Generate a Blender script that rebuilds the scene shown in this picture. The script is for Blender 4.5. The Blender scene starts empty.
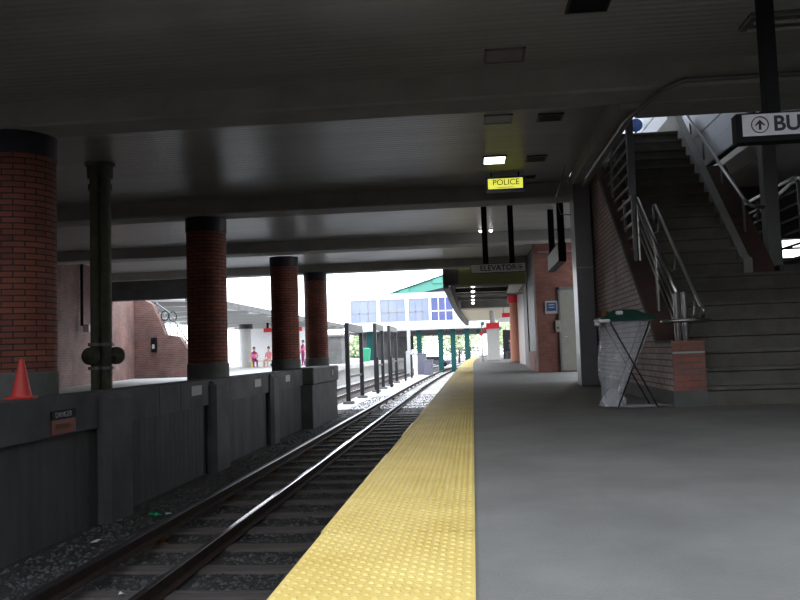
import bpy, math, random
from mathutils import Vector, Matrix
random.seed(7)
SC = bpy.context.scene
COL = SC.collection
PI = math.pi

# ------------------------------------------------------------------ materials
def nt(name):
    m = bpy.data.materials.new(name); m.use_nodes = True
    n = m.node_tree; b = n.nodes['Principled BSDF']
    return m, n, b
def setb(b, col, rough=.7, metal=0, spec=.5):
    b.inputs['Base Color'].default_value = (*col, 1)
    b.inputs['Roughness'].default_value = rough
    b.inputs['Metallic'].default_value = metal
    b.inputs['Specular IOR Level'].default_value = spec
def mottled(name, col, col2, scale=4, rough=.8, metal=0, bump=.1, spec=.3, bscale=60, stretch=(1,1,1), stripes=None):
    """noise-mottled surface, optional board/corrugation ribs: stripes=(axis, period, depth)"""
    m, n, b = nt(name); setb(b, col, rough, metal, spec)
    tc = n.nodes.new('ShaderNodeTexCoord'); mp = n.nodes.new('ShaderNodeMapping')
    mp.inputs['Scale'].default_value = stretch
    n.links.new(tc.outputs['Object'], mp.inputs['Vector'])
    a = n.nodes.new('ShaderNodeTexNoise'); a.inputs['Scale'].default_value = scale
    a.inputs['Detail'].default_value = 8; a.inputs['Roughness'].default_value = .65
    n.links.new(mp.outputs[0], a.inputs['Vector'])
    cr = n.nodes.new('ShaderNodeValToRGB')
    cr.color_ramp.elements[0].position = .32; cr.color_ramp.elements[0].color = (*col, 1)
    cr.color_ramp.elements[1].position = .68; cr.color_ramp.elements[1].color = (*col2, 1)
    n.links.new(a.outputs['Fac'], cr.inputs[0]); n.links.new(cr.outputs[0], b.inputs['Base Color'])
    c = n.nodes.new('ShaderNodeTexNoise'); c.inputs['Scale'].default_value = bscale; c.inputs['Detail'].default_value = 5
    n.links.new(mp.outputs[0], c.inputs['Vector'])
    h = c.outputs['Fac']
    bp = n.nodes.new('ShaderNodeBump'); bp.inputs['Strength'].default_value = bump; bp.inputs['Distance'].default_value = .02
    if stripes:
        ax, per, dep = stripes
        sp = n.nodes.new('ShaderNodeSeparateXYZ'); n.links.new(tc.outputs['Object'], sp.inputs[0])
        mu = n.nodes.new('ShaderNodeMath'); mu.operation = 'MULTIPLY'; mu.inputs[1].default_value = 2*PI/per
        n.links.new(sp.outputs[ax], mu.inputs[0])
        si = n.nodes.new('ShaderNodeMath'); si.operation = 'SINE'; n.links.new(mu.outputs[0], si.inputs[0])
        ma = n.nodes.new('ShaderNodeMath'); ma.operation = 'MULTIPLY_ADD'; ma.inputs[1].default_value = dep
        n.links.new(si.outputs[0], ma.inputs[0]); n.links.new(h, ma.inputs[2]); h = ma.outputs[0]
        bp.inputs['Strength'].default_value = 1.0; bp.inputs['Distance'].default_value = .006
    n.links.new(h, bp.inputs['Height']); n.links.new(bp.outputs[0], b.inputs['Normal'])
    return m
def plain(name, col, rough=.6, metal=0, spec=.4):
    m, n, b = nt(name); setb(b, col, rough, metal, spec)
    a = n.nodes.new('ShaderNodeTexNoise'); a.inputs['Scale'].default_value = 9; a.inputs['Detail'].default_value = 4
    tc = n.nodes.new('ShaderNodeTexCoord'); n.links.new(tc.outputs['Object'], a.inputs['Vector'])
    mx = n.nodes.new('ShaderNodeMapRange'); mx.inputs['To Min'].default_value = .82; mx.inputs['To Max'].default_value = 1.12
    n.links.new(a.outputs['Fac'], mx.inputs[0])
    v = n.nodes.new('ShaderNodeVectorMath'); v.operation = 'SCALE'; v.inputs[0].default_value = col
    n.links.new(mx.outputs[0], v.inputs['Scale']); n.links.new(v.outputs[0], b.inputs['Base Color'])
    return m
def emis(name, col, s):
    m, n, b = nt(name); setb(b, col); b.inputs['Emission Color'].default_value = (*col, 1)
    b.inputs['Emission Strength'].default_value = s
    return m
def brick(name, c1, c2, mortar, bw=.205, bh=.07, rough=.75, msize=.007, bump=.6):
    m, n, b = nt(name); setb(b, c1, rough, 0, .3)
    tc = n.nodes.new('ShaderNodeTexCoord')
    t = n.nodes.new('ShaderNodeTexBrick'); t.inputs['Scale'].default_value = 1
    t.inputs['Brick Width'].default_value = bw; t.inputs['Row Height'].default_value = bh
    t.inputs['Mortar Size'].default_value = msize; t.inputs['Mortar Smooth'].default_value = .2
    t.inputs['Color1'].default_value = (*c1, 1); t.inputs['Color2'].default_value = (*c2, 1)
    t.inputs['Mortar'].default_value = (*mortar, 1)
    n.links.new(tc.outputs['UV'], t.inputs['Vector'])
    a = n.nodes.new('ShaderNodeTexNoise'); a.inputs['Scale'].default_value = 1.3; a.inputs['Detail'].default_value = 6
    n.links.new(tc.outputs['Object'], a.inputs['Vector'])
    mr = n.nodes.new('ShaderNodeMapRange'); mr.inputs['From Min'].default_value = .3; mr.inputs['From Max'].default_value = .7
    mr.inputs['To Min'].default_value = .65; mr.inputs['To Max'].default_value = 1.2
    n.links.new(a.outputs['Fac'], mr.inputs[0])
    v = n.nodes.new('ShaderNodeVectorMath'); v.operation = 'SCALE'
    n.links.new(t.outputs['Color'], v.inputs[0]); n.links.new(mr.outputs[0], v.inputs['Scale'])
    n.links.new(v.outputs[0], b.inputs['Base Color'])
    bp = n.nodes.new('ShaderNodeBump'); bp.inputs['Strength'].default_value = bump; bp.inputs['Distance'].default_value = .01
    bp.invert = True
    n.links.new(t.outputs['Fac'], bp.inputs['Height']); n.links.new(bp.outputs[0], b.inputs['Normal'])
    return m
def glass(name, col, transp=.5, rough=.1):
    m, n, b = nt(name); n.nodes.remove(b)
    out = n.nodes['Material Output']
    g = n.nodes.new('ShaderNodeBsdfPrincipled'); setb(g, col, rough, 0, .6)
    tr = n.nodes.new('ShaderNodeBsdfTransparent')
    mx = n.nodes.new('ShaderNodeMixShader'); mx.inputs[0].default_value = 1-transp
    n.links.new(tr.outputs[0], mx.inputs[1]); n.links.new(g.outputs[0], mx.inputs[2]); n.links.new(mx.outputs[0], out.inputs[0])
    return m

M = {}
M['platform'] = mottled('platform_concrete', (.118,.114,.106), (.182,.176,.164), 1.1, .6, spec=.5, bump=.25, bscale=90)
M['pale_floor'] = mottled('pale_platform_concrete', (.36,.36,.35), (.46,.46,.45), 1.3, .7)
M['conc'] = mottled('concrete', (.10,.10,.097), (.16,.16,.155), 1.5, .85, bump=.3)
M['conc_d'] = mottled('dark_concrete', (.07,.07,.073), (.13,.13,.135), 1.2, .85, bump=.3)
M['board'] = mottled('board_formed_concrete', (.06,.06,.062), (.11,.11,.113), 1.4, .85, stretch=(1,1,.25), stripes=(1,.2,.35))
M['ceil'] = mottled('ceiling_boards', (.32,.316,.305), (.42,.415,.40), 1.0, .3, stretch=(.25,3,1), stripes=(1,.115,.5), spec=.6)
M['beam'] = mottled('beam_concrete', (.27,.265,.25), (.37,.365,.345), 1.3, .8, bump=.3)
M['stair'] = mottled('stair_concrete', (.10,.093,.078), (.17,.16,.14), 2.2, .85, bump=.4)
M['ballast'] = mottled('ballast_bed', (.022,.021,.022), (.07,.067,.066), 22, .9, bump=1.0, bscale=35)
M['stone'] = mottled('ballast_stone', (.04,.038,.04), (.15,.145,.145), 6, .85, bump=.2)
M['yard'] = mottled('gravel_daylight_tone', (.42,.41,.40), (.62,.6,.6), 8, .9, bump=.6)  # daylight on the open trackbed is painted in as a paler ground colour
M['tie'] = mottled('sleeper_wood', (.075,.063,.058), (.15,.13,.12), 5, .85, bump=.5, stretch=(.5,6,6))
M['rail_top'] = plain('polished_rail', (.55,.56,.6), .16, 1)
M['rail_side'] = mottled('rusty_rail', (.03,.022,.02), (.07,.045,.035), 12, .7, .3)
M['yellow'] = mottled('yellow_tactile', (.54,.385,.10), (.66,.5,.16), 2.6, .42, bump=.12, spec=.6)
M['brick'] = brick('column_brick', (.30,.10,.065), (.21,.07,.05), (.04,.035,.035), .27, .075, msize=.009)
M['brick_lit_side'] = brick('stair_wall_brick_lit', (.42,.31,.28), (.34,.25,.23), (.11,.09,.085), .3, .075, msize=.009)  # side light from the left is put into this lighter brick colour
M['brick_p'] = brick('plinth_brick', (.33,.11,.08), (.25,.12,.10), (.16,.13,.12), .2, .07)
M['brick_s'] = brick('coping_brick', (.12,.06,.048), (.09,.048,.04), (.07,.06,.055), .2, .07)
M['brick_f'] = brick('far_wall_brick', (.24,.115,.095), (.17,.085,.075), (.2,.17,.16), .22, .075, msize=.01)
M['brick_e'] = brick('elevator_brick', (.26,.105,.08), (.2,.08,.062), (.11,.09,.08), .22, .075)
M['band'] = plain('dark_band_paint', (.022,.02,.032), .5)
M['black'] = plain('black_paint', (.006,.006,.007), .6, 0, .15)
M['dark_metal'] = plain('dark_metal', (.03,.03,.034), .4, .6)
M['steel'] = plain('brushed_steel', (.45,.45,.44), .28, 1)
M['post'] = plain('grey_painted_steel', (.2,.2,.22), .3, .25)
M['galv'] = plain('grey_metal', (.22,.22,.22), .45, .5)
M['pipe'] = mottled('olive_pipe', (.07,.074,.05), (.13,.13,.09), 6, .6)
M['white'] = plain('white_paint', (.7,.7,.72), .5)
M['offwhite'] = plain('offwhite_panel', (.38,.38,.37), .6)
M['sign_white'] = plain('sign_face', (.62,.6,.65), .5)
M['sign_bright'] = plain('bright_sign_face', (.88,.86,.9), .5)
M['sign_lit'] = emis('lit_police_face', (.82,.83,.10), .95)
M['ink'] = plain('sign_ink', (.012,.012,.03), .5)
M['ink_soft'] = plain('sign_lettering_brown', (.12,.11,.02), .5)
M['lamp'] = emis('lamp_lit', (1,.93,.8), 6)
M['bulb'] = emis('bulb_lit', (1,.97,.88), 5)
M['lamp_off'] = plain('lamp_diffuser_unlit', (.33,.28,.28), .4)
M['lamp_off2'] = plain('lamp_diffuser_grey', (.24,.24,.25), .4)
M['red'] = plain('red_paint', (.55,.02,.035), .45)
M['cone'] = plain('cone_orange_red', (.62,.06,.05), .5)
M['red_sign'] = plain('warning_red', (.2,.02,.015), .5)
M['third'] = plain('conductor_rail_top', (.25,.25,.28), .35, 1)
M['green_lid'] = plain('dark_green_plastic', (.008,.05,.035), .35)
M['bag'] = glass('clear_plastic_bag', (.62,.63,.68), .66, .13)
M['knot'] = glass('bunched_plastic', (.7,.7,.75), .45, .25)
M['siding'] = mottled('pale_siding', (.6,.63,.7), (.7,.73,.8), 1, .6, bump=.2)
M['olive'] = plain('fascia_green_glow', (.26,.28,.12), .7)  # greenish glow on the fascia is put into its base colour
M['cream'] = plain('cream_soffit', (.62,.57,.47), .7)
M['salmon'] = plain('orange_column', (.42,.17,.11), .7)
M['teal'] = plain('teal_steel', (.006,.06,.06), .6, 0, .2)
M['teal_l'] = plain('pale_teal_steel', (.09,.27,.22), .6, 0, .2)
M['blue_glass'] = glass('blue_glass', (.045,.065,.22), .08, .25)
M['pale_glass'] = glass('pale_glass', (.19,.23,.36), .12, .25)
M['dark_glass'] = glass('dark_glass', (.012,.012,.015), .01, .5)
M['blue'] = plain('blue_paint', (.03,.07,.22), .5)
M['door'] = plain('door_paint', (.3,.29,.25), .55)
M['grey_box'] = plain('grey_cabinet', (.13,.13,.17), .6)
M['leaf'] = mottled('leaves', (.42,.5,.3), (.6,.66,.46), 9, .8)
M['bark'] = plain('bark', (.12,.09,.06), .9)
M['skin'] = plain('skin', (.45,.27,.2), .6)
M['hair'] = plain('dark_hair', (.02,.015,.012), .6)
M['pink'] = plain('pink_cloth', (.7,.2,.3), .8)
M['magenta'] = plain('dark_magenta_cloth', (.2,.02,.1), .8)
M['denim'] = plain('navy_cloth', (.03,.04,.1), .8)
M['bench_y'] = plain('yellow_bench', (.75,.6,.1), .5)
M['bottle'] = glass('green_bottle_glass', (.02,.35,.15), .3, .08)
M['paper'] = plain('paper_litter', (.6,.6,.62), .8)
M['green'] = plain('green_bin_plastic', (.03,.28,.15), .5)
M['rust'] = plain('rusted_spot', (.15,.06,.02), .8)

# ------------------------------------------------------------------ mesh builder
class MB:
    def __init__(s): s.v=[]; s.f=[]; s.uv=[]; s.mi=[]; s.sm=[]
    def face(s, pts, uv=None, mi=0, sm=False):
        i=len(s.v); s.v += [tuple(p) for p in pts]; s.f.append(tuple(range(i,i+len(pts))))
        if uv is None:
            a=Vector(pts[0]); nn=Vector((0,0,0))
            for k in range(len(pts)):
                p=Vector(pts[k])-a; q=Vector(pts[(k+1)%len(pts)])-a; nn+=p.cross(q)
            if nn.length>0: nn.normalize()
            if abs(nn.z)>.85: uv=[(p[0],p[1]) for p in pts]
            elif abs(nn.x)>abs(nn.y): uv=[(p[1],p[2]) for p in pts]
            else: uv=[(p[0],p[2]) for p in pts]
        s.uv.append(uv); s.mi.append(mi); s.sm.append(sm); return s
    def idx(s, verts, faces, mi=0, sm=True):
        i=len(s.v); s.v += [tuple(p) for p in verts]
        for f in faces:
            s.f.append(tuple(i+k for k in f)); s.uv.append([(verts[k][0]+verts[k][1], verts[k][2]) for k in f]); s.mi.append(mi); s.sm.append(sm)
        return s
    def box(s, x0,x1,y0,y1,z0,z1, mi=0):
        P=lambda a,b,c:(a,b,c)
        s.face([P(x0,y0,z0),P(x1,y0,z0),P(x1,y0,z1),P(x0,y0,z1)],mi=mi)
        s.face([P(x1,y1,z0),P(x0,y1,z0),P(x0,y1,z1),P(x1,y1,z1)],mi=mi)
        s.face([P(x0,y1,z0),P(x0,y0,z0),P(x0,y0,z1),P(x0,y1,z1)],mi=mi)
        s.face([P(x1,y0,z0),P(x1,y1,z0),P(x1,y1,z1),P(x1,y0,z1)],mi=mi)
        s.face([P(x0,y0,z1),P(x1,y0,z1),P(x1,y1,z1),P(x0,y1,z1)],mi=mi)
        s.face([P(x0,y1,z0),P(x1,y1,z0),P(x1,y0,z0),P(x0,y0,z0)],mi=mi)
        return s
    def bbox(s, x0,x1,y0,y1,z0,z1,c=.02, mi=0):
        """box with chamfered edges"""
        import itertools
        cx,cy,cz=(x0+x1)/2,(y0+y1)/2,(z0+z1)/2; h=((x1-x0)/2,(y1-y0)/2,(z1-z0)/2)
        V={}
        L=[]
        for sx,sy,sz in itertools.product((-1,1),repeat=3):
            for ax in range(3):
                p=[sx*h[0],sy*h[1],sz*h[2]]
                for j in range(3):
                    if j!=ax: p[j]-=(sx,sy,sz)[j]*c
                V[(sx,sy,sz,ax)]=Vector((cx+p[0],cy+p[1],cz+p[2]))
        def add(ps):
            n0=(ps[1]-ps[0]).cross(ps[2]-ps[0]); ce=sum(ps,Vector())/len(ps)-Vector((cx,cy,cz))
            if n0.dot(ce)<0: ps=ps[::-1]
            s.face(ps,mi=mi)
        for ax in range(3):
            o=[j for j in range(3) if j!=ax]
            for sg in (-1,1):
                ps=[]
                for a,b in ((-1,-1),(1,-1),(1,1),(-1,1)):
                    k=[0,0,0]; k[ax]=sg; k[o[0]]=a; k[o[1]]=b; ps.append(V[(*k,ax)])
                add(ps)
            for a,b in ((-1,-1),(1,-1),(1,1),(-1,1)):
                k0=[0,0,0]; k0[ax]=-1; k0[o[0]]=a; k0[o[1]]=b; k1=list(k0); k1[ax]=1
                add([V[(*k0,o[0])],V[(*k1,o[0])],V[(*k1,o[1])],V[(*k0,o[1])]])
        for sx,sy,sz in itertools.product((-1,1),repeat=3): add([V[(sx,sy,sz,a)] for a in range(3)])
        return s
    def lathe(s, cx,cy, prof, n=32, mi=0, cap=True, sm=True, closed_uv_r=None):
        for k in range(len(prof)-1):
            (r0,z0),(r1,z1)=prof[k],prof[k+1]; R=max(r0,r1)
            for i in range(n):
                a,b=2*PI*i/n,2*PI*(i+1)/n
                p=[(cx+r0*math.cos(a),cy+r0*math.sin(a),z0),(cx+r0*math.cos(b),cy+r0*math.sin(b),z0),(cx+r1*math.cos(b),cy+r1*math.sin(b),z1),(cx+r1*math.cos(a),cy+r1*math.sin(a),z1)]
                s.face(p,[(a*R,z0),(b*R,z0),(b*R,z1),(a*R,z1)],mi,sm)
        if cap:
            for (r,z),d in ((prof[0],-1),(prof[-1],1)):
                if r>1e-4:
                    p=[(cx+r*math.cos(2*PI*i/n),cy+r*math.sin(2*PI*i/n),z) for i in range(n)]
                    s.face(p if d>0 else p[::-1],mi=mi)
        return s
    def tube(s, pts, r, n=8, mi=0, closed=False):
        P=[Vector(p) for p in pts]; N=len(P); rings=[]
        up=None
        for i in range(N):
            if closed: t=(P[(i+1)%N]-P[i-1])
            else: t=(P[min(i+1,N-1)]-P[max(i-1,0)])
            t.normalize()
            if up is None:
                up=Vector((0,0,1)) if abs(t.z)<.9 else Vector((1,0,0))
            a=t.cross(up); a.normalize(); b=a.cross(t); b.normalize(); up=b
            rings.append([P[i]+a*r*math.cos(2*PI*k/n)+b*r*math.sin(2*PI*k/n) for k in range(n)])
        base=len(s.v)
        vs=[q for R in rings for q in R]; fs=[]
        for i in range(N if closed else N-1):
            j=(i+1)%N
            for k in range(n): fs.append((i*n+k,i*n+(k+1)%n,j*n+(k+1)%n,j*n+k))
        if not closed: fs.append(tuple(range(n))[::-1]); fs.append(tuple((N-1)*n+k for k in range(n)))
        return s.idx(vs,[f[::-1] for f in fs],mi,True)
    def prism(s, poly, axis, a, b, mi=0):
        """poly: 2D points; axis 'x': poly=(y,z) extruded a..b ; 'y': (x,z); 'z': (x,y)"""
        def P(p,t): return {'x':(t,p[0],p[1]),'y':(p[0],t,p[1]),'z':(p[0],p[1],t)}[axis]
        A=[P(p,a) for p in poly]; B=[P(p,b) for p in poly]
        s.face(A,mi=mi); s.face(B[::-1],mi=mi)
        for i in range(len(poly)):
            j=(i+1)%len(poly); s.face([A[j],A[i],B[i],B[j]],mi=mi)
        return s
    def dome_row(s,*a): pass
    def build(s, name, mats, parent=None, fixn=False, merge=False):
        me=bpy.data.meshes.new(name); me.from_pydata(s.v,[],s.f)
        ul=me.uv_layers.new(name='UVMap'); k=0
        flat=[c for f in s.uv for uv in f for c in uv]
        ul.data.foreach_set('uv',flat)
        me.polygons.foreach_set('material_index',s.mi); me.polygons.foreach_set('use_smooth',s.sm)
        for m in (mats if isinstance(mats,(list,tuple)) else [mats]): me.materials.append(m)
        if merge or fixn:
            import bmesh
            bm=bmesh.new(); bm.from_mesh(me)
            bmesh.ops.remove_doubles(bm,verts=bm.verts,dist=1e-4)
            bmesh.ops.recalc_face_normals(bm,faces=bm.faces); bm.to_mesh(me); bm.free()
        me.update()
        o=bpy.data.objects.new(name,me); COL.objects.link(o)
        if parent: o.parent=parent
        return o
def tag(o,label=None,cat=None,group=None,kind=None):
    if label: o['label']=label
    if cat: o['category']=cat
    if group: o['group']=group
    if kind: o['kind']=kind
    return o
def empty(name,loc=(0,0,0),rz=0,label=None,cat=None,group=None):
    o=bpy.data.objects.new(name,None); COL.objects.link(o); o.location=loc; o.rotation_euler=(0,0,rz)
    o.empty_display_size=.1
    return tag(o,label,cat,group)
def st(o): o['kind']='structure'; return o
def copy_tree(o,parent=None,kids=None):
    c=o.copy(); COL.objects.link(c)
    if parent: c.parent=parent
    for ch in [x for x in COL.objects if x.parent==o]: copy_tree(ch,c)
    return c
def text(txt,size,mat,parent,loc,rot=(PI/2,0,0),name='lettering',ext=.003,align='LEFT',bold=.0):
    cu=bpy.data.curves.new(name,'FONT'); cu.body=txt; cu.size=size; cu.extrude=ext; cu.align_x=align; cu.align_y='CENTER'; cu.offset=bold
    cu.materials.append(mat)
    o=bpy.data.objects.new(name,cu); COL.objects.link(o)
    bpy.context.view_layer.update(); dg=bpy.context.evaluated_depsgraph_get()
    me=bpy.data.meshes.new_from_object(o.evaluated_get(dg)); bpy.data.objects.remove(o)
    if not me.materials: me.materials.append(mat)
    o=bpy.data.objects.new(name,me); COL.objects.link(o); o.location=loc; o.rotation_euler=rot; o.parent=parent
    return o
def bend(Y): return 0 if Y<38 else .0004*(Y-38)**2     # the line curves gently to the right

# ------------------------------------------------------------------ camera
F=790.;H=.72;ROLL=.033
Yd=Vector((73/F,-50/F,1)).normalized()
Zd=Vector((-ROLL,1,(ROLL*Yd[0]-Yd[1])/Yd[2])).normalized()
Xd=Zd.cross(Yd)
if Xd[0]<0: Xd=-Xd
# world axes expressed in (right, up, forward); rows of the rotation camera->world
right=Vector((Xd[0],Yd[0],Zd[0])); up=Vector((Xd[1],Yd[1],Zd[1])); fwd=Vector((Xd[2],Yd[2],Zd[2]))
cam=bpy.data.cameras.new('camera'); co=bpy.data.objects.new('camera',cam); COL.objects.link(co)
cam.sensor_width=36; cam.lens=36*F/800; cam.clip_start=.05; cam.clip_end=600
m3=Matrix((right,up,-fwd)).transposed()
co.matrix_world=Matrix.Translation((0,0,H))@m3.to_4x4()
SC.camera=co

# ------------------------------------------------------------------ setting
ZB=-1.38    # trackbed
ZC=3.95     # ceiling
XE=-.64     # platform edge
def curve_slab(name,x0,x1,z0,z1,mat,y0=-8,y1=120):
    """slab with straight right side and left side following the bend"""
    ys=[y0,38]+[38+i*4 for i in range(1,int((y1-38)/4)+1)]
    b=MB()
    for a,c in zip(ys,ys[1:]):
        A0,A1=x0+bend(a),x0+bend(c); B0,B1=(x1+bend(a),x1+bend(c)) if x1<3 else (x1,x1)
        b.face([(A0,a,z1),(B0,a,z1),(B1,c,z1),(A1,c,z1)])
        b.face([(A0,a,z0),(A0,a,z1),(A1,c,z1),(A1,c,z0)])
        b.face([(B0,a,z1),(B0,a,z0),(B1,c,z0),(B1,c,z1)])
        b.face([(A0,a,z0),(A1,c,z0),(B1,c,z0),(B0,a,z0)])
    b.face([(x0,y0,z0),(x1,y0,z0),(x1,y0,z1),(x0,y0,z1)])
    return b.build(name,mat)
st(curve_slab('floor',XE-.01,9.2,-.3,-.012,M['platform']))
# platform joints: two thin recessed strips of sealant
pw=MB()
ysw=[-8,38]+[38+4*i for i in range(1,21)]
for a,c in zip(ysw,ysw[1:]):
    pw.face([(XE+.35+bend(a),a,ZB-.1),(XE+.35+bend(a),a,-.3),(XE+.35+bend(c),c,-.3),(XE+.35+bend(c),c,ZB-.1)])
st(pw.build('wall_platform',M['conc_d']))
bw_=MB(); bw_.box(-16,9.4,-14.3,-14,ZB-.3,4.25); st(bw_.build('wall_rear',M['brick_f']))
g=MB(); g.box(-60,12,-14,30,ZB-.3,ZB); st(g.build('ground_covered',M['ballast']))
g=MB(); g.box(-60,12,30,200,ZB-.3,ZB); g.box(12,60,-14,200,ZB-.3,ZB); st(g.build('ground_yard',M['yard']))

# ceiling: pieces around the stair opening
c=MB()
CY0=3.2
c.box(-16,1.95,CY0,28.2,ZC,4.25)
c.box(1.95,9.2,CY0,9.9,ZC,4.25)
c.box(-16,9.2,-14,-1.0,ZC,4.25)
c.box(-16,-9,-.6,CY0,ZC,4.25)
c.box(5.5,9.2,-.6,CY0,ZC,4.25)
c.box(1.95,2.7,16.5,28.2,ZC,4.25); c.box(2.7,3.5,20.5,28.2,ZC,4.25)
c.box(4.75,9.2,9.9,17.35,ZC,4.25)
st(c.build('ceiling',M['ceil']))
for i,(y0,y1,x1) in enumerate(((9.12,9.68,9.2),(15.5,16.2,2.2),(21.75,22.45,3.5),(27.75,28.35,3.5))):
    b=MB(); b.bbox(-16,x1,y0,y1,3.65,ZC+.05,.03); st(b.build('ceiling_beam',M['beam']))
b=MB(); b.bbox(-15,-9.9,27.9,28.3,2.95,3.66,.02); st(b.build('ceiling_drop_beam',M['conc_d']))
# trims round the stair opening
b=MB(); b.box(1.93,2.12,9.7,14.6,3.7,3.96); b.box(2.1,2.16,9.7,14.6,3.62,3.72); b.box(1.93,2.2,9.68,9.8,3.6,3.7)
b.box(4.7,4.8,9.68,16.5,3.7,3.96)
st(b.build('trim_1',M['beam']))

# left trackside wall with ledge, panels and piers
b=MB()
XW=-4.9
b.box(XW-.45,XW,-6,26.4,-.13,.33)
b.box(XW-.4,XW-.07,-6,26.4,ZB-.2,-.13,1)
for yj in (5,8.9,12.0,12.9,15.6,18.1,21.0,23.4): b.box(XW-.08,XW+.004,yj,yj+.02,-.13,.331,1)
wl=st(b.build('wall_left',[M['conc_d'],M['board']]))
for y0,y1,dx in ((10.0,10.8,.13),(14.3,15.2,.13),(18.6,19.2,.12)):
    q=MB(); q.bbox(XW-.1,XW+dx,y0,y1,ZB-.15,.30,.08); st(q.build('pier',M['conc_d'],wl))
q=MB(); q.bbox(XW-.5,XW+.33,22.4,26.6,-.13,.36,.03); q.bbox(XW-.45,XW+.28,22.45,26.55,ZB-.15,-.125,.02); st(q.build('end_pier',M['conc'],wl))
for y,z in ((13.4,.08),(17.4,.05),(20.3,.05),(25.2,.06)):
    q=MB(); q.bbox(XW,XW+(.012 if y<24 else .36),y,y+.52 if y<24 else y+.25,z,z+.17,.004); st(q.build('number_plate',M['offwhite'],wl))
s=empty('warning_sign',(XW+.004,8.8,.0),PI/2,'small red and black danger sign on the dark concrete trackside wall','sign')
q=MB(); q.box(0,.56,-.012,0,-.11,.06); q.build('sign_plate',M['red_sign'],s)
q=MB(); q.box(0,.56,-.016,-.001,.062,.17); q.build('sign_header',M['black'],s)
text('DANGER',.095,M['lamp_off2'],s,(.07,-.019,.115))
q=MB(); q.box(.08,.42,-.015,-.011,-.05,.01); q.build('faded_print',M['rust'],s)

# left platform and its brick walls
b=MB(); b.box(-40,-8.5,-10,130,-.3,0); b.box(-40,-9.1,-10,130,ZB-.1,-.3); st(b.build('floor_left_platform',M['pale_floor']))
b=MB()
b.prism([(-11.2,-10),(-12.2,22.5),(-13.85,31.4),(-14.2,31.4),(-12.6,22.4),(-11.6,-10)],'z',0,ZC+.1)
b.box(-16,-13.9,30.9,31.4,0,ZC+.1)
st(b.build('wall_left_far',M['brick_f']))
# stair wall of the far platform, facing the camera
b=MB()
b.prism([(-16,0),(-11.5,0),(-11.5,.98),(-11.95,1.66),(-12.55,1.76),(-12.72,2.25),(-13.1,3.05),(-13.6,3.3),(-16,3.3)],'y',31.42,31.8)
fs=b.build('stair_wall',M['brick_f'])
tag(fs,'brick stair wall stepping down to the right on the far left platform','wall')
f=empty('call_box',(-13.1,31.42,1.05),0,'black call box mounted on the sunlit brick stair wall across the tracks','box')
q=MB(); q.bbox(0,.22,-.14,0,0,.6,.02); q.build('housing',M['black'],f)
q=MB(); q.bbox(.05,.15,-.17,-.12,.15,.33,.01); q.build('handset',M['offwhite'],f)
f=empty('stair_railing',(0,31.6,0),0,'light metal stair railing above the stepped brick wall','railing')
q=MB(); q.tube([(-13.0,0,3.1),(-12.4,0,2.65),(-11.2,0,.7)],.03); q.tube([(-12.95,0,2.5),(-12.5,0,2.2),(-12.0,0,1.75)],.02)
q.build('handrail',M['galv'],f)
for x,z0,z1 in ((-12.9,2.7,3.05),(-12.65,2.1,2.85),(-12.4,1.76,2.65),(-12.1,1.7,2.15),(-11.75,1.35,1.6),(-11.45,.9,1.1)):
    q=MB(); q.tube([(x,0,z0-.05),(x,0,z1)],.022); q.build('post',M['galv'],f)
q=MB()
for cx_,cz_ in ((-12.62,2.55),(-12.28,2.5)):
    q.tube([(cx_+.16*math.cos(t*PI/8),0,cz_+.2*math.sin(t*PI/8)) for t in range(16)],.025,closed=True)
q.build('ring_ornament',M['dark_metal'],f)

# ------------------------------------------------------------------ columns
where=['in the left foreground, beside the red cone','second from the camera, beyond the olive pipes','third from the camera, slim and shaded','farthest, on the pale end pier of the trackside wall']
for i,(x,y) in enumerate(((-5.77,9.62),(-5.51,16.1),(-5.53,23.1),(-5.55,27.9))):
    t=empty('brick_column',(x,y,0),0,'round red brick column with dark top band, '+where[i],'column','round brick columns along the track')
    dr=0 if i==0 else .04
    q=MB(); q.lathe(0,0,[(.45-dr,.62),(.45-dr,3.36)],48,cap=False); q.build('shaft',M['brick'],t)
    q=MB(); q.lathe(0,0,[(.46-dr,3.36),(.465-dr,3.37),(.465-dr,3.66)],48); q.build('top_band',M['band'],t)
    q=MB(); q.lathe(0,0,[(.47-dr,ZB-.05),(.47-dr,.6),(.455-dr,.63)],48); q.build('base',M['conc'],t)

# olive twin standpipes
t=empty('standpipe_pair',(-5.93,12.2,0),0,'pair of olive standpipes with valves rising beside the first brick column','pipes')
for dx in (-.088,.088):
    q=MB(); q.lathe(dx,0,[(.085,ZB-.05),(.085,3.72)],20); q.build('pipe',M['pipe'],t)
    q=MB(); q.lathe(dx,0,[(.12,3.7),(.125,3.9),(.16,3.91),(.16,3.96)],20); q.lathe(dx,0,[(.11,3.5),(.11,3.6)],20); q.build('cap',M['pipe'],t)
    for z in (.62,1.0):
        q=MB(); q.lathe(dx,0,[(.125,z-.02),(.125,z+.03)],20); q.build('flange',M['galv'],t)
for dx,dy in ((-.09,-.18),(.2,.1)):
    q=MB(); q.tube([(dx,dy-.03,.82),(dx,dy+.03,.82)],.14,20); q.tube([(dx,dy-.06,.82),(dx,dy,.82)],.05,12); q.tube([(dx,dy,.82),(dx*.6,dy+.15*(1 if dy<0 else -1),.82)],.04)
    q.build('valve_wheel',M['pipe'],t)

# traffic cone on the wall
t=empty('traffic_cone',(-5.14,8.62,.33),.3,'orange-red traffic cone standing on the ledge of the dark trackside wall','cone')
q=MB(); q.bbox(-.15,.15,-.15,.15,0,.035,.012); q.build('base',M['cone'],t)
q=MB(); q.lathe(0,0,[(.115,.03),(.105,.06),(.028,.44),(.02,.455)],28); q.build('cone_body',M['cone'],t)

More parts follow.
